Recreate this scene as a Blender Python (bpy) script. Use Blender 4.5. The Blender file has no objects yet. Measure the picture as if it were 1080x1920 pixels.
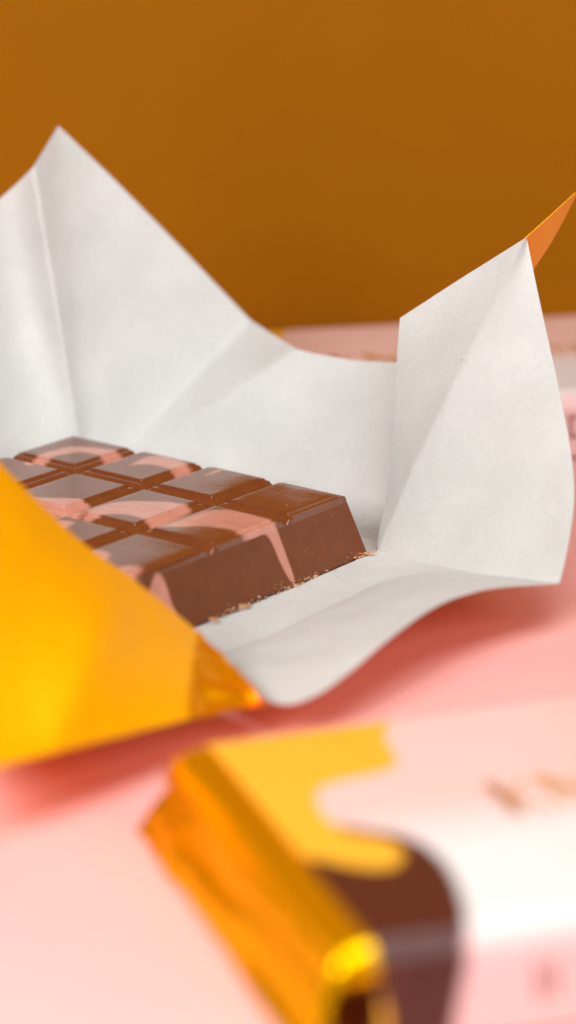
import bpy, bmesh, math, random
from mathutils import Vector, noise
R = math.radians
random.seed(7)
sc = bpy.context.scene
COL = sc.collection

# ------------------------------------------------------------------ camera
cam = bpy.data.cameras.new('camera')
co = bpy.data.objects.new('camera', cam); COL.objects.link(co)
co.location = (0, -.567, .185865)
co.rotation_euler = (R(90 - 17.136), 0, 0)
cam.sensor_fit = 'VERTICAL'; cam.sensor_height = 36; cam.sensor_width = 24
cam.lens = 95.63
cam.clip_start = .01; cam.clip_end = 50
cam.dof.use_dof = True
cam.dof.focus_distance = .588
cam.dof.aperture_fstop = 7.2
sc.camera = co

# ------------------------------------------------------------------ light
w = bpy.data.worlds.new('World'); sc.world = w; w.use_nodes = True
bgn = w.node_tree.nodes['Background']
bgn.inputs['Color'].default_value = (1, .97, .93, 1)
bgn.inputs['Strength'].default_value = .08

def area(name, loc, target, sx, sy, power, col):
    l = bpy.data.lights.new(name, 'AREA'); l.shape = 'RECTANGLE'
    l.size = sx; l.size_y = sy; l.energy = power; l.color = col
    o = bpy.data.objects.new(name, l); COL.objects.link(o)
    o.location = loc
    o.rotation_euler = (Vector(target) - Vector(loc)).to_track_quat('-Z', 'Y').to_euler()
    return o
area('softbox_key', (-.29, -.46, .30), (-.04, -.14, .0), .22, .22, 3.0, (1, .99, .975))
area('softbox_overhead', (.10, -.24, .70), (0, -.12, 0), .45, .45, 3.0, (1, .99, .975))
area('softbox_fill', (.60, -.62, .45), (0, -.05, .02), .45, .45, 2.6, (1, .99, .98))
sc.view_settings.view_transform = 'Standard'
sc.view_settings.look = 'None'
sc.view_settings.exposure = 0
sc.view_settings.gamma = 1
sc.cycles.max_bounces = 10
sc.cycles.diffuse_bounces = 6

# ------------------------------------------------------------------ helpers
def tag(o, label=None, cat=None, group=None, kind=None):
    if label: o['label'] = label
    if cat: o['category'] = cat
    if group: o['group'] = group
    if kind: o['kind'] = kind
    return o

def empty(name, loc=(0, 0, 0), rz=0):
    o = bpy.data.objects.new(name, None); COL.objects.link(o)
    o.location = loc; o.rotation_euler = (0, 0, rz); o.empty_display_size = .02
    return o

def mesh(name, verts, faces, mats=(), parent=None, smooth=True, attr=None):
    me = bpy.data.meshes.new(name)
    me.from_pydata([tuple(v) for v in verts], [], [tuple(f) for f in faces])
    for m in mats: me.materials.append(m)
    if smooth:
        me.polygons.foreach_set('use_smooth', [True] * len(me.polygons))
    if attr:
        a = me.color_attributes.new('print', 'FLOAT_COLOR', 'POINT')
        a.data.foreach_set('color', [c for col in attr for c in col])
    me.update()
    o = bpy.data.objects.new(name, me); COL.objects.link(o)
    if parent: o.parent = parent
    return o

class N:
    """small node-graph writer"""
    def __init__(s, name):
        s.m = bpy.data.materials.new(name); s.m.use_nodes = True
        s.t = s.m.node_tree; s.b = s.t.nodes['Principled BSDF']
    def n(s, kind, **kw):
        o = s.t.nodes.new(kind)
        for k, v in kw.items():
            if k in o.inputs: o.inputs[k].default_value = v
            else: setattr(o, k, v)
        return o
    def l(s, a, b): s.t.links.new(a, b)
    def set(s, **kw):
        for k, v in kw.items(): s.b.inputs[k.replace('_', ' ')].default_value = v
    def coord(s, scale=1.0):
        c = s.n('ShaderNodeTexCoord'); return c.outputs['Object']
    def noise(s, scale, detail=4, rough=.55, vec=None, dist=0):
        o = s.n('ShaderNodeTexNoise', Scale=scale, Detail=detail, Roughness=rough, Distortion=dist)
        s.l(vec or s.coord(), o.inputs['Vector']); return o.outputs['Fac']
    def ramp(s, fac, stops):
        r = s.n('ShaderNodeValToRGB'); e = r.color_ramp.elements
        while len(e) < len(stops): e.new(.5)
        for k, (p, c) in enumerate(stops): e[k].position = p; e[k].color = (*c, 1)
        s.l(fac, r.inputs['Fac']); return r.outputs['Color']
    def bump(s, h, strength, dist, prev=None):
        b = s.n('ShaderNodeBump', Strength=strength, Distance=dist)
        s.l(h, b.inputs['Height'])
        if prev: s.l(prev, b.inputs['Normal'])
        s.l(b.outputs['Normal'], s.b.inputs['Normal']); return b.outputs['Normal']

# ------------------------------------------------------------------ materials
def m_paper():
    g = N('waxed_white_paper')
    g.set(Roughness=.62)
    f1 = g.noise(900, 5, .7); f2 = g.noise(60, 3)
    mx = g.n('ShaderNodeMath', operation='ADD'); g.l(f1, mx.inputs[0]); g.l(f2, mx.inputs[1])
    hv = g.n('ShaderNodeMath', operation='MULTIPLY'); g.l(mx.outputs[0], hv.inputs[0]); hv.inputs[1].default_value = .5
    g.l(g.ramp(hv.outputs[0], [(.34, (.55, .545, .525)), (.66, (.645, .64, .62))]), g.b.inputs['Base Color'])
    p = g.bump(g.noise(45, 3), .2, .0012)
    for sc_, st in ((16, .30), (37, .16)):      # fine sharp handling creases
        a0 = g.n('ShaderNodeMath', operation='SUBTRACT'); g.l(g.noise(sc_, 1.2, .4, dist=.25), a0.inputs[0]); a0.inputs[1].default_value = .5
        a1 = g.n('ShaderNodeMath', operation='ABSOLUTE'); g.l(a0.outputs[0], a1.inputs[0])
        a2 = g.n('ShaderNodeMath', operation='MINIMUM'); g.l(a1.outputs[0], a2.inputs[0]); a2.inputs[1].default_value = .05
        p = g.bump(a2.outputs[0], st, .006, p)
    g.bump(f1, .14, .0003, p)
    return g.m
def m_foil(name, base, metal, rough, wr=.3):
    g = N(name); g.set(Base_Color=(*base, 1), Metallic=metal, Roughness=rough)
    g.b.inputs['Specular Tint'].default_value = (1, .6, .1, 1)
    p = g.bump(g.noise(38, 3, .5, dist=.6), wr, .0015)
    g.bump(g.noise(260, 3), .08, .0003, p)
    return g.m
def m_choc(name, rlo, rhi, spec):
    g = N(name)
    at = g.n('ShaderNodeVertexColor', layer_name='print')
    f = g.noise(220, 4)
    brown = g.ramp(f, [(.3, (.160, .041, .012)), (.75, (.195, .052, .016))])
    pink = g.ramp(f, [(.3, (.57, .235, .165)), (.75, (.65, .285, .21))])
    # sparse pale flecks of bloom
    fl = g.n('ShaderNodeMapRange'); fl.inputs['From Min'].default_value = .70; fl.inputs['From Max'].default_value = .78; fl.inputs['To Max'].default_value = .35
    g.l(g.noise(1400, 2, .5), fl.inputs['Value'])
    bl = g.n('ShaderNodeMix', data_type='RGBA'); bl.inputs['B'].default_value = (.55, .36, .25, 1)
    g.l(fl.outputs[0], bl.inputs['Factor']); g.l(brown, bl.inputs['A']); brown = bl.outputs['Result']
    mx = g.n('ShaderNodeMix', data_type='RGBA')
    rr = g.n('ShaderNodeMapRange', interpolation_type='SMOOTHSTEP')
    rr.inputs['From Min'].default_value = .1; rr.inputs['From Max'].default_value = .9
    g.l(at.outputs['Color'], rr.inputs['Value'])
    g.l(rr.outputs[0], mx.inputs['Factor']); g.l(brown, mx.inputs['A']); g.l(pink, mx.inputs['B'])
    g.l(mx.outputs['Result'], g.b.inputs['Base Color'])
    g.set(Roughness=.2, IOR=1.52)
    g.b.inputs['Specular IOR Level'].default_value = spec
    rg = g.ramp(g.noise(120, 5, .65), [(.3, (rlo,) * 3), (.75, (rhi,) * 3)])
    g.l(rg, g.b.inputs['Roughness'])
    p = g.bump(g.noise(120, 3), .10, .0008)
    g.bump(g.noise(1500, 3), .06, .0002, p)
    return g.m
def m_print():
    g = N('printed_sleeve_paper')
    at = g.n('ShaderNodeVertexColor', layer_name='print')
    g.l(at.outputs['Color'], g.b.inputs['Base Color'])
    g.set(Roughness=.28)
    g.bump(g.noise(70, 3), .12, .0008)
    return g.m
def m_plain(name, c0, c1, rough, scale, spec=.5, bs=.05):
    g = N(name); f = g.noise(scale, 5, .6)
    g.l(g.ramp(f, [(.3, c0), (.7, c1)]), g.b.inputs['Base Color'])
    g.set(Roughness=rough); g.b.inputs['Specular IOR Level'].default_value = spec
    g.bump(g.noise(700, 3), bs, .0003)
    return g.m
PAPER = m_paper()
ORANGE = m_foil('orange_foil_outer_side', (1.0, .43, .0003), .15, .42, .10)
GOLD = m_foil('crinkled_gold_foil', (1.0, .56, .001), .85, .27, .22)
TIPFOIL = m_foil('crushed_orange_foil', (1.0, .42, .001), .8, .36, .15)
CHOC = m_choc('milk_chocolate_mould_polished', .09, .19, .8)
CHOC_SIDE = m_choc('milk_chocolate_scuffed_side', .36, .5, .25)
PRINT = m_print()
CRUMB = m_plain('chocolate_crumb', (.42, .19, .09), (.62, .34, .2), .6, 900)
PINK = m_plain('pink_card', (.875, .44, .42), (.90, .47, .45), .5, 25, .35)
OCHRE = m_plain('ochre_card', (.315, .112, .0012), (.345, .122, .0014), .8, 12, .08)

# ------------------------------------------------------------------ setting
def slab_box(name, x0, x1, y0, y1, z0, z1, m):
    bm = bmesh.new()
    bmesh.ops.create_cube(bm, size=1)
    for v in bm.verts:
        v.co = Vector(((x0 + x1) / 2 + v.co.x * (x1 - x0), (y0 + y1) / 2 + v.co.y * (y1 - y0), (z0 + z1) / 2 + v.co.z * (z1 - z0)))
    bmesh.ops.bevel(bm, geom=bm.edges[:], offset=.0008, segments=2, affect='EDGES')
    me = bpy.data.meshes.new(name); bm.to_mesh(me); bm.free(); me.materials.append(m)
    o = bpy.data.objects.new(name, me); COL.objects.link(o); return o
tag(slab_box('table', -.7, .7, -.75, .212, -.02, 0, PINK), 'smooth pink table surface under the chocolate and wrappers', kind='structure')
tag(slab_box('backdrop', -.9, .9, .214, .224, -.02, .75, OCHRE), 'plain ochre backdrop board standing behind the table', kind='structure')

# ------------------------------------------------------------------ point in polygon / signed distance
def inside(p, poly):
    x, y = p; c = False; j = len(poly) - 1
    for i in range(len(poly)):
        xi, yi = poly[i]; xj, yj = poly[j]
        if (yi > y) != (yj > y) and x < (xj - xi) * (y - yi) / (yj - yi) + xi: c = not c
        j = i
    return c
def segdist(p, a, b):
    ax, ay = a; bx, by = b; px, py = p
    dx, dy = bx - ax, by - ay; L = dx * dx + dy * dy
    t = 0 if L == 0 else max(0, min(1, ((px - ax) * dx + (py - ay) * dy) / L))
    return math.hypot(px - ax - t * dx, py - ay - t * dy)
def sdf(p, poly):
    d = min(segdist(p, poly[i - 1], poly[i]) for i in range(len(poly)))
    return -d if inside(p, poly) else d
def cover(p, poly, soft):
    xs = [q[0] for q in poly]; ys = [q[1] for q in poly]
    if not (min(xs) - soft < p[0] < max(xs) + soft and min(ys) - soft < p[1] < max(ys) + soft): return 0.0
    return max(0.0, min(1.0, .5 - sdf(p, poly) / soft))

# ------------------------------------------------------------------ chocolate bar (units: metres in the bar's own frame)
# local frame: +X runs along the long side (v), -Y across the bar (u), origin at the right-hand corner; z = 0 is the wrapper under the bar
SU, SV, NU, NV, HG, V0 = .020, .0252559, 4, 6, .0125, .0039
bar = empty('chocolate_bar', (.015197, .000255, .0016), math.atan2(-.78829778, -.61529392))
tag(bar, 'unwrapped milk chocolate bar with pink marbled squares lying on white paper', 'chocolate bar')
# local (v,u) of the pink streaks seen from above
PK = [
 [(0.03008, 0.07236), (0.02083, 0.07477), (0.01206, 0.07374), (0.00963, 0.06769), (0.00737, 0.06187), (0.0113, 0.05681), (0.01768, 0.05647), (0.01516, 0.06032), (0.01364, 0.06411), (0.01489, 0.06788), (0.0185, 0.07033), (0.02462, 0.0696), (0.02965, 0.06901)],
 [(0.0137, 0.05279), (0.00545, 0.05434), (0.00479, 0.04775), (0.00616, 0.04313), (0.00945, 0.03757), (0.01549, 0.03638), (0.01275, 0.04179), (0.01198, 0.04636), (0.01303, 0.05051), (0.0164, 0.05202)],
 [(0.00828, 0.03468), (0.00484, 0.03443), (0.00598, 0.03242), (0.01299, 0.03386)],
 [(0.04867, 0.05434), (0.04471, 0.04862), (0.04132, 0.04364), (0.04147, 0.03996), (0.04518, 0.03709), (0.05296, 0.03644), (0.05454, 0.04032), (0.0528, 0.04811)],
 [(0.05136, 0.03562), (0.04497, 0.03682), (0.03735, 0.03597), (0.03266, 0.02867), (0.02967, 0.02102), (0.0358, 0.02004), (0.04789, 0.01593), (0.04532, 0.0199), (0.04427, 0.02346), (0.04455, 0.02814), (0.04669, 0.0315), (0.04956, 0.0327)],
 [(0.04662, 0.01672), (0.03866, 0.01689), (0.02823, 0.016), (0.02765, 0.00773), (0.02811, 0.00275), (0.02864, -0.00024), (0.03274, -0.00106), (0.03733, -0.00117), (0.04024, 0.00017), (0.03903, 0.00399), (0.04018, 0.00907), (0.0432, 0.01234), (0.04554, 0.01473)],
 [(0.07214, 0.00676), (0.0683, 0.0035), (0.06957, 0.00127), (0.07478, -0.00074), (0.07917, -0.00153), (0.07905, 0.00205)],
 [(0.06276, 0.038), (0.05575, 0.03693), (0.05466, 0.03187), (0.06003, 0.03149), (0.06545, 0.03248)],
 [(0.06936, 0.02003), (0.06517, 0.0158), (0.06699, 0.01131), (0.07559, 0.01008), (0.07578, 0.01419)],
]
# pink drips on the long front side, local (v, z above the wrapper)
FK = [
 [(0.03694, 0.01351), (0.03136, 0.01418), (0.02856, 0.01342), (0.02818, 0.01087), (0.02704, 0.00579), (0.02616, 0.00097), (0.02765, 0.00089), (0.02983, 0.00613), (0.03107, 0.01089), (0.03246, 0.01256)],
 [(0.07061, 0.00957), (0.06886, 0.01187), (0.06723, 0.01285), (0.06591, 0.01241), (0.06506, 0.01007), (0.06475, 0.00615), (0.06372, 0.00333), (0.06192, -0.00015), (0.06711, 0.00016), (0.07104, 0.00544)],
]
def chaikin(p, n=2):
    for _ in range(n):
        q = []
        for i in range(len(p)):
            (x0, y0), (x1, y1) = p[i - 1], p[i]
            q += [(x0 * .75 + x1 * .25, y0 * .75 + y1 * .25), (x0 * .25 + x1 * .75, y0 * .25 + y1 * .75)]
        p = q
    return p
PK = [chaikin(p) for p in PK]; FK = [chaikin(p) for p in FK]
def streak(v, u): 
    # the two chocolates have run into each other a little: a wavy, feathered edge
    n = Vector((v * 260, u * 260, 1))
    v += .0005 * noise.noise(n); u += .0005 * noise.noise(n + Vector((7, 3, 2)))
    k = max(cover((v, u), p, .0018) for p in PK)
    return k * (.80 + .14 * noise.noise(Vector((v * 500, u * 160, 4))))
def drip(v, z): return max(cover((v, z), p, .0009) for p in FK)

INNER = [(0, 0), (.08, 0), (.22, .10), (1.40, 1.02), (1.48, 1.06), (2.22, 1.05), (2.30, 1.08), (2.66, 1.72), (2.74, 1.765), (2.9, 1.775), (99, 1.785)]
OUTER = [(0, 0), (.27, 1.25), (.36, 1.40), (.5, 1.46), (.7, 1.475), (1.46, 1.445), (1.52, 1.46), (1.72, 1.72), (1.80, 1.765), (1.95, 1.775), (99, 1.785)]
def prof(tab, d):
    d = d * 1000
    for (a, ha), (b, hb) in zip(tab, tab[1:]):
        if d <= b: return (ha + (hb - ha) * (d - a) / (b - a)) / 1000
    return tab[-1][1] / 1000
def breaks(tab): return [p[0] / 1000 for p in tab[:-1]]
def axis_list(L, lo, hi):
    a = breaks(lo) + [L - b for b in breaks(hi)]
    x = .0038
    while x < L - .0038: a.append(x); x += .00055
    a = sorted(a); out = [a[0]]
    for v in a[1:]:
        if v - out[-1] > 2e-5: out.append(v)
    return out
def square(i, j):
    tv0, tv1 = (OUTER if i == 0 else INNER), (OUTER if i == NV - 1 else INNER)
    tu0, tu1 = (OUTER if j == 0 else INNER), (OUTER if j == NU - 1 else INNER)
    v0 = V0 if i == 0 else 0      # the end row is a little shorter
    xs, ys = axis_list(SV - v0, tv0, tv1), axis_list(SU, tu0, tu1)
    vs, cs, fs = [], [], []
    for x in xs:
        for y in ys:
            h = min(prof(tv0, x), prof(tv1, SV - v0 - x), prof(tu0, y), prof(tu1, SU - y))
            X, Y = i * SV + v0 + x, j * SU + y
            h += .00005 * noise.noise(Vector((X * 90, Y * 90, 3))) if h > .00174 else 0
            vs.append((X, -Y, HG + h))
            k = streak(X, Y)
            if j == 0 and y < .0007: k = max(k, drip(X, HG + h))
            cs.append((k, k, k, 1))
    n = len(ys)
    for a in range(len(xs) - 1):
        for b in range(n - 1):
            fs.append((a * n + b, a * n + b + 1, (a + 1) * n + b + 1, (a + 1) * n + b))
    return mesh('square', vs, fs, [CHOC], bar, attr=cs)
for i in range(NV):
    for j in range(NU): square(i, j)
def slab():
    # rings from the groove level down to the foot; the sides lean out by the mould's draft
    L, W = NV * SV - V0, NU * SU
    def ring_pts(e, z):
        pts = []
        nx, ny = 300, 60
        c = .0009 + max(0, e) * .15
        for k in range(nx + 1): pts.append((V0 -e + (L + 2 * e) * k / nx, -e, z))
        for k in range(1, ny + 1): pts.append((V0 + L + e, -e + (W + 2 * e) * k / ny, z))
        for k in range(1, nx + 1): pts.append((V0 + L + e - (L + 2 * e) * k / nx, W + e, z))
        for k in range(1, ny): pts.append((V0 -e, W + e - (W + 2 * e) * k / ny, z))
        return pts
    zs = [HG + .00003] + [HG * (1 - q / 26) for q in range(1, 25)] + [.0006, .0002, 0]
    rows = []
    for z in zs:
        e = .0034 * (1 - z / HG)
        if z <= .0006: e = .0034 * (1 - .0006 / HG) - (.0006 - z) * .5
        rows.append(ring_pts(e, z))
    n = len(rows[0]); vs, cs, fs = [], [], []
    for r in rows:
        for (x, y, z) in r:
            k = drip(x, z) if y < .0001 else 0
            vs.append((x, -y, z)); cs.append((k, k, k, 1))
    for a in range(len(rows) - 1):
        for b in range(n):
            fs.append((a * n + b, (a + 1) * n + b, (a + 1) * n + (b + 1) % n, a * n + (b + 1) % n))
    fs.append(tuple(range(n)))
    fs.append(tuple((len(rows) - 1) * n + b for b in range(n))[::-1])
    o = mesh('slab', vs, fs, [CHOC_SIDE], bar, attr=cs)
    bm = bmesh.new(); bm.from_mesh(o.data)
    bmesh.ops.recalc_face_normals(bm, faces=bm.faces[:])
    for e in bm.edges:
        if len(e.link_faces) == 2 and e.calc_face_angle(0) > R(25): e.smooth = False
    bm.to_mesh(o.data); bm.free()
slab()

# ------------------------------------------------------------------ crumbs
def lump(bm, c, r, seed, flat=.6):
    rnd = random.Random(seed)
    res = bmesh.ops.create_icosphere(bm, subdivisions=1, radius=1)
    ax = Vector((rnd.uniform(.6, 1.5), rnd.uniform(.5, 1), flat * rnd.uniform(.6, 1.2)))
    rz = rnd.uniform(0, 6.28); cz, sz = math.cos(rz), math.sin(rz)
    for v in res['verts']:
        q = Vector((v.co.x * ax.x, v.co.y * ax.y, v.co.z * ax.z)) * r * rnd.uniform(.65, 1.25)
        v.co = Vector((q.x * cz - q.y * sz, q.x * sz + q.y * cz, q.z)) + Vector(c)
import mathutils
BW = mathutils.Matrix.Translation(bar.location) @ mathutils.Matrix.Rotation(bar.rotation_euler.z, 4, 'Z')
bm = bmesh.new()
rnd = random.Random(3)
for k in range(150):
    v = rnd.choice([rnd.uniform(.002, .075), rnd.gauss(.024, .004), rnd.gauss(.024, .004), rnd.gauss(.045, .003), rnd.gauss(.003, .002)])
    v = max(.0012, v)
    z = abs(rnd.gauss(0, .0006)); e = .0034 * (1 - z / HG)
    lump(bm, BW @ Vector((v, e + .0001, z + .0001)), rnd.choice([.00012, .00018, .0002, .0003, .0005]) * rnd.uniform(.8, 1.3), k)
for k in range(120):      # scuffed flakes a little higher up the side
    v = rnd.choice([rnd.gauss(.027, .004), rnd.gauss(.027, .004), rnd.gauss(.004, .002), rnd.gauss(.046, .004)])
    v = max(.0015, v)
    z = abs(rnd.gauss(.0004, .0011)); e = .0034 * (1 - z / HG)
    lump(bm, BW @ Vector((v, e, z)), rnd.uniform(.00006, .0002), 500 + k)
for k in range(26):       # specks on the squares and side
    if k % 2: p = (rnd.uniform(.002, .06), -rnd.uniform(.003, .035), HG + .00175)
    else:
        z = rnd.uniform(.002, .011); p = (rnd.uniform(.0, .06), .0034 * (1 - z / HG), z)
    lump(bm, BW @ Vector(p), rnd.uniform(.00005, .00011), 900 + k)
for k in range(22):       # a few strays on the paper in front of the bar
    lump(bm, BW @ Vector((rnd.uniform(.004, .06), .0042 + abs(rnd.gauss(0, .006)), .0006)), rnd.uniform(.00008, .00022), 1300 + k)
me = bpy.data.meshes.new('crumbs'); bm.to_mesh(me); bm.free(); me.materials.append(CRUMB)
cr = bpy.data.objects.new('crumbs', me); COL.objects.link(cr)
tag(cr, 'fine pale chocolate crumbs and flakes along the foot of the bar', 'crumbs', kind='stuff')
def crumb(p, r, seed, label, n=5):
    bm = bmesh.new(); rn = random.Random(seed)
    for k in range(n):
        lump(bm, (rn.gauss(0, r * .6), rn.gauss(0, r * .35), r * .3 + abs(rn.gauss(0, r * .3))), r * rn.uniform(.4, .8), seed * 10 + k)
    me = bpy.data.meshes.new('chocolate_crumb'); bm.to_mesh(me); bm.free(); me.materials.append(CRUMB)
    o = bpy.data.objects.new('chocolate_crumb', me); COL.objects.link(o); o.location = p
    tag(o, label, 'crumb', 'loose crumbs by the chocolate bar')
crumb((-0.00898, -0.03894, 0.0023), .0011, 1, 'largest pale crumb on the paper against the long front side of the bar')
crumb((0.01709, -0.00321, 0.0023), .0008, 2, 'small crumb on the paper just right of the bar corner')
crumb((-0.01469, -0.04716, 0.0023), .0010, 3, 'crumb on the paper nearest the edge of the orange flap')
crumb((-0.00034, -0.01183, 0.016), .00033, 4, 'tiny pale crumb on top of the plain brown corner square', 3)

crumb((0.03785, 0.0016, 0.04464), .0004, 5, 'tiny orange brown crumb stuck on the fold of the raised right wing', 2)
crumb((0.017, 0.02083, 0.005), .0004, 6, 'tiny brown crumb on the paper behind the right corner of the bar', 2)

# ------------------------------------------------------------------ wrapper sheet
def panel_set(coarse, levels=4, amp=.00035, freq=55, sharp=False, crumple=None):
    """coarse: dict(verts=[xyz], faces=[(indices, region)], creases={(a,b):w}, corners=[i]); subdivides it as one sheet, returns {region:(verts,faces)}"""
    names = []
    for f, r in coarse['faces']:
        if r not in names: names.append(r)
    me = bpy.data.meshes.new('sheet')
    me.from_pydata(coarse['verts'], [], [f for f, r in coarse['faces']])
    for k, (f, r) in enumerate(coarse['faces']): me.polygons[k].material_index = names.index(r)
    for _ in names: me.materials.append(None)
    ce = me.attributes.new('crease_edge', 'FLOAT', 'EDGE')
    cv = me.attributes.new('crease_vert', 'FLOAT', 'POINT')
    cm = {tuple(sorted(k)): wgt for k, wgt in coarse['creases'].items()}
    for e in me.edges:
        ce.data[e.index].value = cm.get(tuple(sorted(e.vertices)), 0)
    for i in coarse['corners']: cv.data[i].value = 1
    o = bpy.data.objects.new('sheet', me); COL.objects.link(o)
    s = o.modifiers.new('s', 'SUBSURF'); s.levels = levels; s.render_levels = levels
    dg = bpy.context.evaluated_depsgraph_get(); ev = o.evaluated_get(dg); m2 = ev.to_mesh()
    P = [v.co.copy() for v in m2.vertices]; Nn = [v.normal.copy() for v in m2.vertices]
    F = [(tuple(p.vertices), p.material_index) for p in m2.polygons]
    ev.to_mesh_clear(); bpy.data.objects.remove(o)
    for i, p in enumerate(P):
        d = noise.noise(p * freq) * amp + noise.noise(p * freq * 3.1 + Vector((5, 1, 2))) * amp * .3
        P[i] = p + Nn[i] * d
    if crumple:                       # sharp little facets where the sheet was crushed
        hit = {i for f, q in F if names[q] == crumple for i in f} - {i for f, q in F if names[q] != crumple for i in f}
        for i in hit:
            c = noise.cell_vector(P[i] * 210) - Vector((.5, .5, .5)); P[i] = P[i] + Nn[i] * (abs(noise.noise(P[i] * 130)) - .2) * .0022 + c * .00006
    t = bpy.data.meshes.new('t'); t.from_pydata(P, [], [f for f, q in F]); t.update()
    Nn = [v.normal.copy() for v in t.vertices]
    seen = {}
    for f, q in F:
        for i in range(len(f)):
            k = tuple(sorted((f[i - 1], f[i]))); seen[k] = seen.get(k, 0) + 1
    bpy.data.meshes.remove(t)
    out = {}
    for r, nm in enumerate(names):
        idx, vs, ns, fs, free = {}, [], [], [], []
        for f, q in F:
            if q != r: continue
            g = []
            for i in f:
                if i not in idx: idx[i] = len(vs); vs.append(P[i]); ns.append(Nn[i])
                g.append(idx[i])
            fs.append(g)
            for i in range(len(f)):
                if seen[tuple(sorted((f[i - 1], f[i])))] == 1: free.append((idx[f[i - 1]], idx[f[i]]))
        if sharp:                     # a hard fold: each facet keeps its own normals up to the fold
            t = bpy.data.meshes.new('t'); t.from_pydata(vs, [], fs); t.update()
            ns = [v.normal.copy() for v in t.vertices]; bpy.data.meshes.remove(t)
        out[nm] = (vs, ns, fs, free)
    return out
TH = .00014
def paper(name, vs, ns, fs, free, parent, mats, label=None, facing=(0, 0, 1)):
    """two faces of a thin sheet, the first material on the side that looks to `facing`, closed along its free edges"""
    s = sum((n for n in ns), Vector())
    if s.dot(Vector(facing)) < 0:
        ns = [-n for n in ns]; fs = [f[::-1] for f in fs]; free = [(b, a) for a, b in free]
    n = len(vs)
    V2 = list(vs) + [v - q * TH for v, q in zip(vs, ns)]
    N2 = list(ns) + [-q for q in ns]
    F2 = [tuple(f) for f in fs] + [tuple(i + n for i in f[::-1]) for f in fs]
    mi = [0] * len(fs) + [1] * len(fs)
    for a, b in free:
        k = len(V2); d = (vs[b] - vs[a]).cross(ns[a]).normalized()
        V2 += [vs[a], vs[b], V2[b + n], V2[a + n]]; N2 += [d] * 4
        F2.append((k + 1, k, k + 3, k + 2)); mi.append(0)
    o = mesh(name, V2, F2, mats, parent)
    o.data.polygons.foreach_set('material_index', mi)
    o.data.normals_split_custom_set_from_vertices(N2)
    if label: o['label'] = label
    return o
def grid_faces(idx, region):
    return [((idx[a][b], idx[a + 1][b], idx[a + 1][b + 1], idx[a][b + 1]), region if isinstance(region, str) else region(a, b))
            for a in range(len(idx) - 1) for b in range(len(idx[0]) - 1)]

wr = empty('paper_wrapper', (0, 0, 0))
tag(wr, 'opened white lined orange foil wrapper with raised folds around the chocolate bar', 'wrapper')

# back sheet: end panel, corner gusset and tall side panel, one column per fold, three rows from the foot to the free edge
foot = [(0.02038, 0.00844, 0.001), (0.01434, 0.01391, 0.001), (0.00242, 0.0227, 0.001), (-0.01109, 0.03341, 0.001), (-0.02505, 0.04447, 0.001), (-0.04403, 0.05907, 0.001),
        (-0.04503, 0.05703, 0.002), (-0.04569, 0.05749, 0.002), (-0.04636, 0.05794, 0.002), (-0.047, 0.05794, 0.002), (-0.04761, 0.05749, 0.002), (-0.04844, 0.05658, 0.002), (-0.05758, 0.05166, 0.002), (-0.07659, 0.03562, 0.002)]
rim = [(0.03134, 0.03, 0.03585), (0.02535, 0.046, 0.03348), (0.01876, 0.053, 0.03148), (0.01256, 0.056, 0.03164), (0.00718, 0.058, 0.03205), (0.00189, 0.059, 0.03323),
       (-0.00914, 0.083, 0.03463), (-0.02022, 0.086, 0.04568), (-0.03252, 0.088, 0.05851), (-0.04527, 0.088, 0.07161), (-0.0552, 0.086, 0.08178), (-0.0606, 0.075, 0.07362), (-0.0695, 0.08, 0.06461), (-0.08273, 0.062, 0.0562)]
# how far each column bellies (metres, along z, y) at the middle
belly = [-.002, -.003, -.003, -.003, -.0015, .0003, -.0003, 0, .0012, .0008, .0006, .0004, -.0085, .002]
V, idx = [], []
for c, (f, r) in enumerate(zip(foot, rim)):
    f, r = Vector(f), Vector(r); col = []
    for t in (0, .22, .55, .8, 1):
        p = f.lerp(r, t); k = 4 * t * (1 - t)
        if c <= 5: p.z += belly[c] * k
        else: p.y -= belly[c] * k
        col.append(len(V)); V.append(p)
    idx.append(col)
cre = {}
for c, wgt in ((5, .8), (6, .92), (11, .95), (9, .2)):
    for a, b in zip(idx[c], idx[c][1:]): cre[(a, b)] = wgt
for c in range(len(idx) - 1): cre[(idx[c][0], idx[c + 1][0])] = 1
def reg(a, b): return 'end_panel' if a < 5 else ('corner_gusset' if a == 5 else 'side_panel')
back = panel_set(dict(verts=V, faces=grid_faces(idx, reg), creases=cre,
                      corners=[idx[0][0], idx[0][-1], idx[10][-1], idx[6][-1], idx[5][-1], idx[-1][0], idx[-1][-1]]))
for nm, q in back.items():
    paper(nm, *q, wr, [PAPER, ORANGE], facing=(0, -1, .6))

# right-hand wing and the front lip that folds off its foot
rows_l = [(0.02483, 0.022, 0.0493), (0.02449, 0.021, 0.04542), (0.02427, 0.0205, 0.04189), (0.02393, 0.019, 0.03556), (0.02367, 0.016, 0.0284), (0.02301, 0.012, 0.02093), (0.02175, 0.007, 0.01258), (0.01952, 0.00379, 0.002)]
rows_f = [(0.05127, 0.012, 0.06932), (0.0472, 0.009, 0.06128), (0.04345, 0.006, 0.05466), (0.03773, 0.003, 0.04358), (0.03205, 0.001, 0.03221), (0.02684, -0.0005, 0.02088), (0.02345, -0.001, 0.01196), (0.01976, 0.00043, 0.0021)]
rows_r = [(0.05157, 0.01, 0.06902), (0.05264, 0.006, 0.06332), (0.05373, 0.001, 0.05767), (0.05633, -0.009, 0.04565), (0.05809, -0.018, 0.03643), (0.05932, -0.026, 0.02831), (0.05867, -0.035, 0.02012), (0.05475, -0.04796, 0.011)]
footr = [None, (0.02693, -0.01164, 0.0036), (0.04035, -0.03203, 0.0075), None]
V, idx = [], []
def add(p): V.append(Vector(p)); return len(V) - 1
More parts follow.
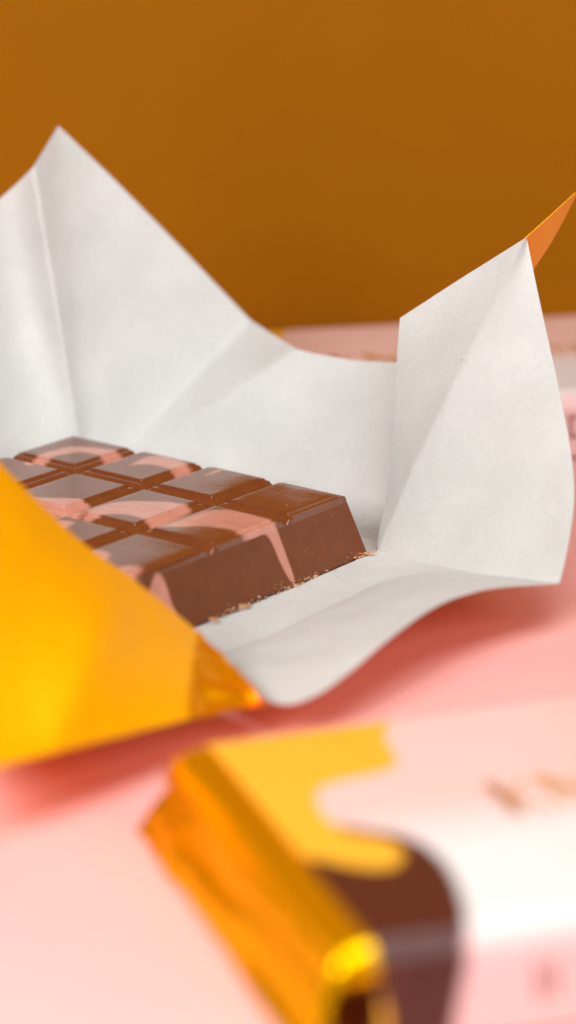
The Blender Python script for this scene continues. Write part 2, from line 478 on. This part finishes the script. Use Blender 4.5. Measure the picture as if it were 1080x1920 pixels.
L_ = [add(p) for p in rows_l]; F_ = [add(p) for p in rows_f]; R_ = [add(p) for p in rows_r]
LM = [add(Vector(a).lerp(Vector(b), .5) + Vector((0, .0008, 0))) for a, b in zip(rows_l, rows_f)]
C1, C2 = [], []
for k, (a, b) in enumerate(zip(rows_f, rows_r)):
    a, b = Vector(a), Vector(b)
    if k == len(rows_f) - 1: C1.append(add(footr[1])); C2.append(add(footr[2]))
    else: C1.append(add(a.lerp(b, .3) + Vector((0, -.0008, 0)))); C2.append(add(a.lerp(b, .65) + Vector((0, -.0008, 0))))
faces = grid_faces([L_, LM, F_], 'wing_inner_facet') + grid_faces([F_, C1, C2, R_], 'wing_outer_facet')
inner = [(-0.03017, -0.0685, 0.0019), (-0.02227, -0.05777, 0.002), (-0.01801, -0.05146, 0.002), (-0.00984, -0.04008, 0.002), (-0.00112, -0.02789, 0.002), (0.00856, -0.01445, 0.002)]
outer = [(-0.02442, -0.08015, 0.0036), (-0.01215, -0.08256, 0.0045), (-0.00269, -0.10893, 0.0072), (0.00434, -0.10723, 0.0086), (0.01126, -0.09858, 0.0105), (0.01979, -0.08413, 0.0128), (0.02716, -0.07286, 0.0142), (0.03494, -0.06333, 0.0142), (0.04505, -0.05463, 0.0128), (0.05457, -0.0477, 0.0108)]
I_ = [add(p) for p in inner] + [F_[-1], C1[-1], C2[-1], R_[-1]]
lipidx = [I_]
for t in (.27, .31, .7, 1):
    row = []
    for k, o_ in enumerate(outer):
        a = V[I_[k]]; b = Vector(o_); p = a.lerp(b, t)
        if t < .4 and k < 7: p.z = a.z + (-.0001 if t < .3 else .0007) + (b.z - a.z) * t * .12
        elif t == .7 and k < 9: p.z += .0006
        row.append(add(p))
    lipidx.append(row)
faces += grid_faces(lipidx, 'front_lip')
cre = {}
for a, b in zip(F_, F_[1:]): cre[(a, b)] = .9
for a, b in zip(I_, I_[1:]): cre[(a, b)] = .85 if a in (F_[-1], C1[-1], C2[-1]) else .5
for r in (1, 2):
    for a, b in zip(lipidx[r][:7], lipidx[r][1:7]): cre[(a, b)] = .7
wing = panel_set(dict(verts=V, faces=faces, creases=cre,
                      corners=[L_[0], L_[-1], F_[0], R_[0], R_[-1], lipidx[-1][-1], lipidx[-1][0], I_[0], I_[5]]), amp=.00022, freq=70, sharp=True)
for nm, q in wing.items():
    paper(nm, *q, wr, [PAPER, ORANGE], facing=(-.4, -1, .3) if nm != 'front_lip' else (0, 0, 1))

# flat panel under the bar
bp = [(-0.02986, -0.07428, 0.0014), (0.02501, 0.00565, 0.0014), (-0.04445, 0.07387, 0.0014), (-0.11147, -0.00419, 0.0014)]
vs, fs = [], []
for a in range(13):
    for b in range(13):
        p = Vector(bp[0]).lerp(Vector(bp[1]), a / 12).lerp(Vector(bp[3]).lerp(Vector(bp[2]), a / 12), b / 12)
        p.z += .0001 * noise.noise(p * 80)
        vs.append(p)
for a in range(12):
    for b in range(12): fs.append((a * 13 + b, (a + 1) * 13 + b, (a + 1) * 13 + b + 1, a * 13 + b + 1))
paper('base_panel', vs, [Vector((0, 0, 1))] * len(vs), fs, [], wr, [PAPER, ORANGE], facing=(0, 0, 1))

# orange outer side: the end of the wrapper turned back over the left of the bar
top = [(-0.06164, -0.085, 0.05568), (-0.05333, -0.083, 0.04614), (-0.04294, -0.081, 0.03351), (-0.03033, -0.081, 0.02351), (-0.02423, -0.08, 0.01817), (-0.01711, -0.083, 0.01304), (-0.01095, -0.09, 0.00962), (-0.00703, -0.1, 0.00936), (-0.00382, -0.1115, 0.01025)]
bot = [(-0.0542, -0.16057, 0.015), (-0.04724, -0.15305, 0.0142), (-0.04289, -0.14816, 0.0136), (-0.03824, -0.14342, 0.013), (-0.02842, -0.13152, 0.0112), (-0.01789, -0.11897, 0.0092), (-0.01239, -0.11307, 0.0082), (-0.00818, -0.10865, 0.0075), (-0.00388, -0.10471, 0.0068)]
V, idx = [], []
bel = [.002, .003, .006, .009, .006, .0025, -.001, -.0005, 0]
for c, (a, b) in enumerate(zip(bot, top)):
    a, b = Vector(a), Vector(b); col = []
    # the sheet comes out from under the bar, turns up at the fold and runs back over it
    foot_y = a.y + .052 * (1 - c / 9.5)
    for k, t in enumerate((-1, -.5, 0, .12, .4, .7, 1)):
        if t < 0:
            p = Vector((a.x - .004 * -t, a.y + (foot_y - a.y) * -t, a.z + (.0042 - a.z) * -t))
        else:
            p = a.lerp(b, t); p.y -= bel[c] * 4 * t * (1 - t); p.z += bel[c] * .6 * 4 * t * (1 - t)
        if c == 6: p.y += [0, 0, 0, .003, .0052, .002, 0][k]
        if c == 7: p.y += [0, 0, 0, .001, .003, -.0012, 0][k]
        col.append(len(V)); V.append(p)
    idx.append(col)
cre = {}
for c, wgt in ((3, .35), (5, .85), (6, .6), (7, .6)):
    for a, b in zip(idx[c][2:], idx[c][3:]): cre[(a, b)] = wgt
for a, b in zip(idx, idx[1:]): cre[(a[2], b[2])] = .8
fl = panel_set(dict(verts=V, faces=grid_faces(idx, lambda a, b: 'flap_underside' if b < 2 else ('orange_flap' if a < 5 else 'crumpled_tip')), creases=cre,
                    corners=[idx[0][0], idx[0][2], idx[0][-1], idx[-1][0], idx[-1][2], idx[-1][-1]]), amp=.0004, freq=60, sharp=True, crumple='crumpled_tip')
paper('crumpled_tip', *fl['crumpled_tip'], wr, [TIPFOIL, ORANGE], 'shiny crumpled foil at the right tip of the flap', facing=(0, -1, .5))
paper('flap_underside', *fl['flap_underside'], wr, [ORANGE, ORANGE], facing=(0, 0, -1))
paper('orange_flap', *fl['orange_flap'], wr, [ORANGE, PAPER], 'smooth orange outer side of the wrapper folded up over the left of the bar', facing=(0, -1, .5))

# orange corner peeking out behind the top of the wing
V = [Vector(p) for p in ((0.04937, 0.02, 0.06486), (0.05167, 0.0165, 0.06841), (0.05756, 0.02, 0.07279), (0.06329, 0.026, 0.07663),
                         (0.05224, 0.033, 0.05302), (0.05495, 0.03, 0.0588), (0.05971, 0.033, 0.06485), (0.06397, 0.03, 0.0753))]
fc = panel_set(dict(verts=V, faces=grid_faces([[0, 4], [1, 5], [2, 6], [3, 7]], 'folded_corner'), creases={}, corners=[0, 3, 4, 7, 1]), amp=.0001, levels=3)
paper('folded_corner', *fc['folded_corner'], wr, [ORANGE, PAPER], 'orange outer side showing at the pointed tip of the wing', facing=(0, -1, 0))

# ------------------------------------------------------------------ wrapped bars
BL, BWD, BH = .160, .0825, .0165
def mixc(a, b, t): return tuple(x + (y - x) * t for x, y in zip(a, b))
C_PINK, C_WHITE, C_GOLD, C_DARK, C_ROSE, C_SCRIPT, C_TEXT, C_TAN = (.86, .55, .50), (.80, .77, .75), (.93, .45, .035), (.075, .015, .010), (.88, .55, .53), (.36, .11, .02), (.24, .05, .04), (.60, .29, .11)
# outlines in the sleeve's flat layout: x along the bar, s = distance over the section from the back top edge (front edge at BWD)
GOLDP = [[(-.01, -.02), (.031, -.02)] + [(0.03807, 0.00079), (0.03495, 0.00567), (0.0329, 0.01003), (0.0324, 0.01482), (0.03173, 0.01946), (0.02888, 0.02278), (0.02516, 0.02363), (0.02034, 0.02431), (0.01662, 0.02534), (0.01412, 0.02859), (0.01283, 0.03374), (0.01274, 0.03917), (0.01383, 0.0434), (0.01674, 0.04609), (0.01935, 0.0495), (0.01925, 0.054), (0.0169, 0.05764), (0.01389, 0.05821), (0.01048, 0.05604), (0.00781, 0.05292), (0.00417, 0.05005)] + [(-.01, .046)],
         [(-.001, .1), (-.0005, .0905), (.001, .0873), (.0026, .086), (.0046, .0867), (.0056, .0895), (.006, .1)]]
DARKP = [[(-.01, .040)] + [(0.00813, 0.03866), (0.01434, 0.04079), (0.01822, 0.04448), (0.02127, 0.04679), (0.02327, 0.05167), (0.02391, 0.05763), (0.02295, 0.06565), (0.02082, 0.07408), (0.01761, 0.08303)] + [(.0185, .0825), (.0174, .086), (.0158, .092), (.014, .1), (-.01, .1)]]
STROKES = []   # (x0, s0, x1, s1, width, colour): gold script on the pink, gold line on the white, dark capitals on the front side
srnd = random.Random(11)
def pen(p, q, wd, c): STROKES.append((*p, *q, wd, c))
# a K and an N start the script line, the rest runs on out of the picture
pen((.0418, .0338), (.0418, .0452), .0022, C_SCRIPT)
pen((.0424, .0400), (.0466, .0340), .0011, C_TAN); pen((.0432, .0392), (.0472, .0452), .0013, C_TAN)
pen((.0502, .0336), (.0502, .0452), .0010, C_TAN)
pen((.0504, .0338), (.0566, .0450), .0031, C_TAN); pen((.0570, .0336), (.0570, .0452), .0010, C_TAN)
x = .0635
while x < .142:
    q = srnd.random()
    pen((x, .0338), (x, .0452), srnd.choice([.0009, .0016]), srnd.choice([C_SCRIPT, C_TAN]))
    if q < .4: pen((x, .0340), (x + .0058, .0450), .0018, C_TAN); pen((x + .006, .0338), (x + .006, .0452), .0010, C_SCRIPT)
    elif q < .75: pen((x, .0340), (x + .0045, .0358), .0009, C_SCRIPT); pen((x + .0045, .0358), (x, .0392), .0009, C_TAN); pen((x, .0392), (x + .0055, .0452), .0014, C_SCRIPT)
    else: pen((x, .0450), (x + .0045, .0450), .0011, C_SCRIPT); pen((x, .0340), (x + .0045, .0340), .0009, C_TAN)
    x += .0092
x = .108
while x < .140:
    STROKES.append((x, .054, x + .001, .0605, .0011, C_GOLD)); STROKES.append((x, .057, x + .003, .0545, .0008, C_GOLD)); x += .0042
x = .0288
while x < .128:
    q = srnd.choice([0, 1, 2])
    STROKES.append((x, .0862, x, .0912, .0008, C_TEXT))
    if q: STROKES.append((x + .0024, .0862, x + .0024, .0912, .0008, C_TEXT))
    STROKES.append((x, .0862 if q < 2 else .0887, x + .0024, .0862 if q < 2 else .0887, .0007, C_TEXT))
    if q == 0: STROKES.append((x, .0912, x + .0024, .0912, .0007, C_TEXT))
    x += .0046 if srnd.random() < .8 else .008
BLOBS = [((0.05214, 0.00113)[0], .0006, .0022), ((0.06559, 0.00117)[0], .0004, .0024), ((0.06892, 0.0034)[0], .0016, .0028), (.074, .0005, .002), (.09, .001, .0026), (.108, .0004, .002)]
def sleeve_colour(x, s):
    if s < 0: c = C_PINK
    elif s < .0780: c = mixc(C_PINK, C_WHITE, max(0, min(1, (s - .037) / .018)))
    else: c = mixc(C_WHITE, C_ROSE, max(0, min(1, (s - .0780) / .0045)))
    for bx, bs, br in BLOBS:
        d = math.hypot(x - bx, (s - bs) * 1.6)
        if d < br: c = mixc(c, (.55, .28, .18), .7 * min(1, (br - d) / br * 2))
    for x0, s0, x1, s1, wd, cc in STROKES:
        if abs(x - x0) < .012 and abs(s - s0) < .012:
            k = max(0, min(1, .5 + (wd / 2 - segdist((x, s), (x0, s0), (x1, s1))) / .0006))
            if k: c = mixc(c, cc, k)
    for p in DARKP: c = mixc(c, C_DARK, cover((x, s), p, .0006))
    for p in GOLDP: c = mixc(c, C_GOLD, cover((x, s), p, .0006))
    return (*c, 1)
def section(step=.0006, r=.0042):
    """(y, z, s) from the back foot over the top to the front foot"""
    pts = []
    def line(a, b):
        n = max(1, int(math.dist(a, b) / step))
        return [(a[0] + (b[0] - a[0]) * k / n, a[1] + (b[1] - a[1]) * k / n) for k in range(n)]
    lean = .0024
    yb, yf = 0, -BWD
    path = line((yb + lean, .0004), (yb + .0003, BH - r))
    path += [(yb - r + r * math.cos(a), BH - r + r * math.sin(a)) for a in [R(90) * k / 6 for k in range(6)]]
    path += line((yb - r, BH), (yf + r, BH))
    path += [(yf + r - r * math.sin(a), BH - r + r * math.cos(a)) for a in [R(90) * k / 6 for k in range(6)]]
    path += line((yf - .0003, BH - r), (yf - lean, .0004)) + [(yf - lean, .0004)]
    acc = 0; ss = [0]
    for a, b in zip(path, path[1:]): acc += math.dist(a, b); ss.append(acc)
    k0 = min(range(len(path)), key=lambda k: abs(path[k][0]) + abs(path[k][1] - BH))
    return [(p[0], p[1], s - ss[k0]) for p, s in zip(path, ss)]
def wrapped_bar(loc, rz):
    root = empty('wrapped_chocolate_bar', loc, rz)
    sec = section(); n = len(sec); nx = 267
    vs, cs, fs = [], [], []
    for a in range(nx + 1):
        x = .0046 + (BL - .0092) * a / nx
        for (y, z, s) in sec:
            q = .00018 * noise.noise(Vector((x * 45, y * 45, z * 60))) if z > .004 else 0
            vs.append((x, y, z + q)); cs.append(sleeve_colour(x, s))
    for a in range(nx):
        for b in range(n - 1): fs.append((a * n + b, a * n + b + 1, (a + 1) * n + b + 1, (a + 1) * n + b))
    o = mesh('paper_sleeve', vs, fs, [PRINT], root, attr=cs)
    so = o.modifiers.new('thickness', 'SOLIDIFY'); so.thickness = .0002; so.offset = -1
    # foil: an inner block with folded ends that lean out towards the foot
    for end in (0, 1):
        vs, fs = [], []
        ny, nz = 60, 26
        for a in range(ny + 1):
            t = a / ny; y = .0018 - (BWD + .0022) * t
            for b in range(nz + 1):
                q = b / nz                                    # 0 top inside the sleeve, 1 foot
                if q < .12:
                    k = q / .12; x = .0078 - .0078 * k; z = BH - .0004 - .0011 * k ** 3
                else:
                    h = (q - .12) / .88
                    z = (BH - .0015) * (1 - h) + .0003
                    x = -.0064 * h ** 1.15
                    # the upper fold lies over the lower one along a slanting line
                    edge = .26 + .18 * t
                    if h < edge: x -= .0009 * min(1, h / .06)
                    # the back corner is pinched into two small pleats
                    cb = max(0, 1 - t / .16)
                    x += .0005 * cb * math.sin(h * 6 + t * 30) * min(1, h * 3)
                    x -= .0005 * max(0, 1 - abs(t - .10 - .12 * h) / .08) * min(1, h * 3)
                    x += .0006 * noise.noise(Vector((t * 2.6, h * 4.5, 2 + end))) + .0003 * abs(noise.noise(Vector((t * 5, h * 11 + t * 3, 6 + end))))
                yy = y * 1.0
                if q >= .12:
                    k = (1 - (z / BH)) * .0022
                    yy = (y + BWD / 2) * (1 - .02 * z / BH) - BWD / 2
                # the top edge rounds off towards both long sides like the sleeve does
                d = min(.0042, max(0, min(-yy, yy + BWD)))
                z -= (.0042 - math.sqrt(.0042 ** 2 - (.0042 - d) ** 2)) * (z / BH)
                if end: x = BL - x
                vs.append((x, yy, z))
        m = nz + 1
        for a in range(ny):
            for b in range(nz): fs.append((a * m + b, (a + 1) * m + b, (a + 1) * m + b + 1, a * m + b + 1))
        e = mesh('foil_end', vs, fs, [GOLD], root)
        s = sum((p.normal * p.area for p in e.data.polygons), Vector())
        if s.x * (1 if end else -1) < 0: e.data.flip_normals()
        so = e.modifiers.new('thickness', 'SOLIDIFY'); so.thickness = .00012; so.offset = -1
    return root
fg = wrapped_bar((-0.01859, -0.14687, 0.0003), R(18.93))
tag(fg, 'blurred wrapped chocolate bar in front with pink sleeve, gold foil end and dark brown drip', 'chocolate bar', 'wrapped bars in pink sleeves')
bgo = fg.copy(); COL.objects.link(bgo)
bgo.location = (-0.03632, 0.14391, 0.0003); bgo.rotation_euler = (0, 0, R(12.0))
bgo['label'] = 'wrapped bar in pink and white sleeve lying behind the raised paper by the ochre backdrop'
for ch in list(fg.children):
    c = ch.copy(); COL.objects.link(c); c.parent = bgo
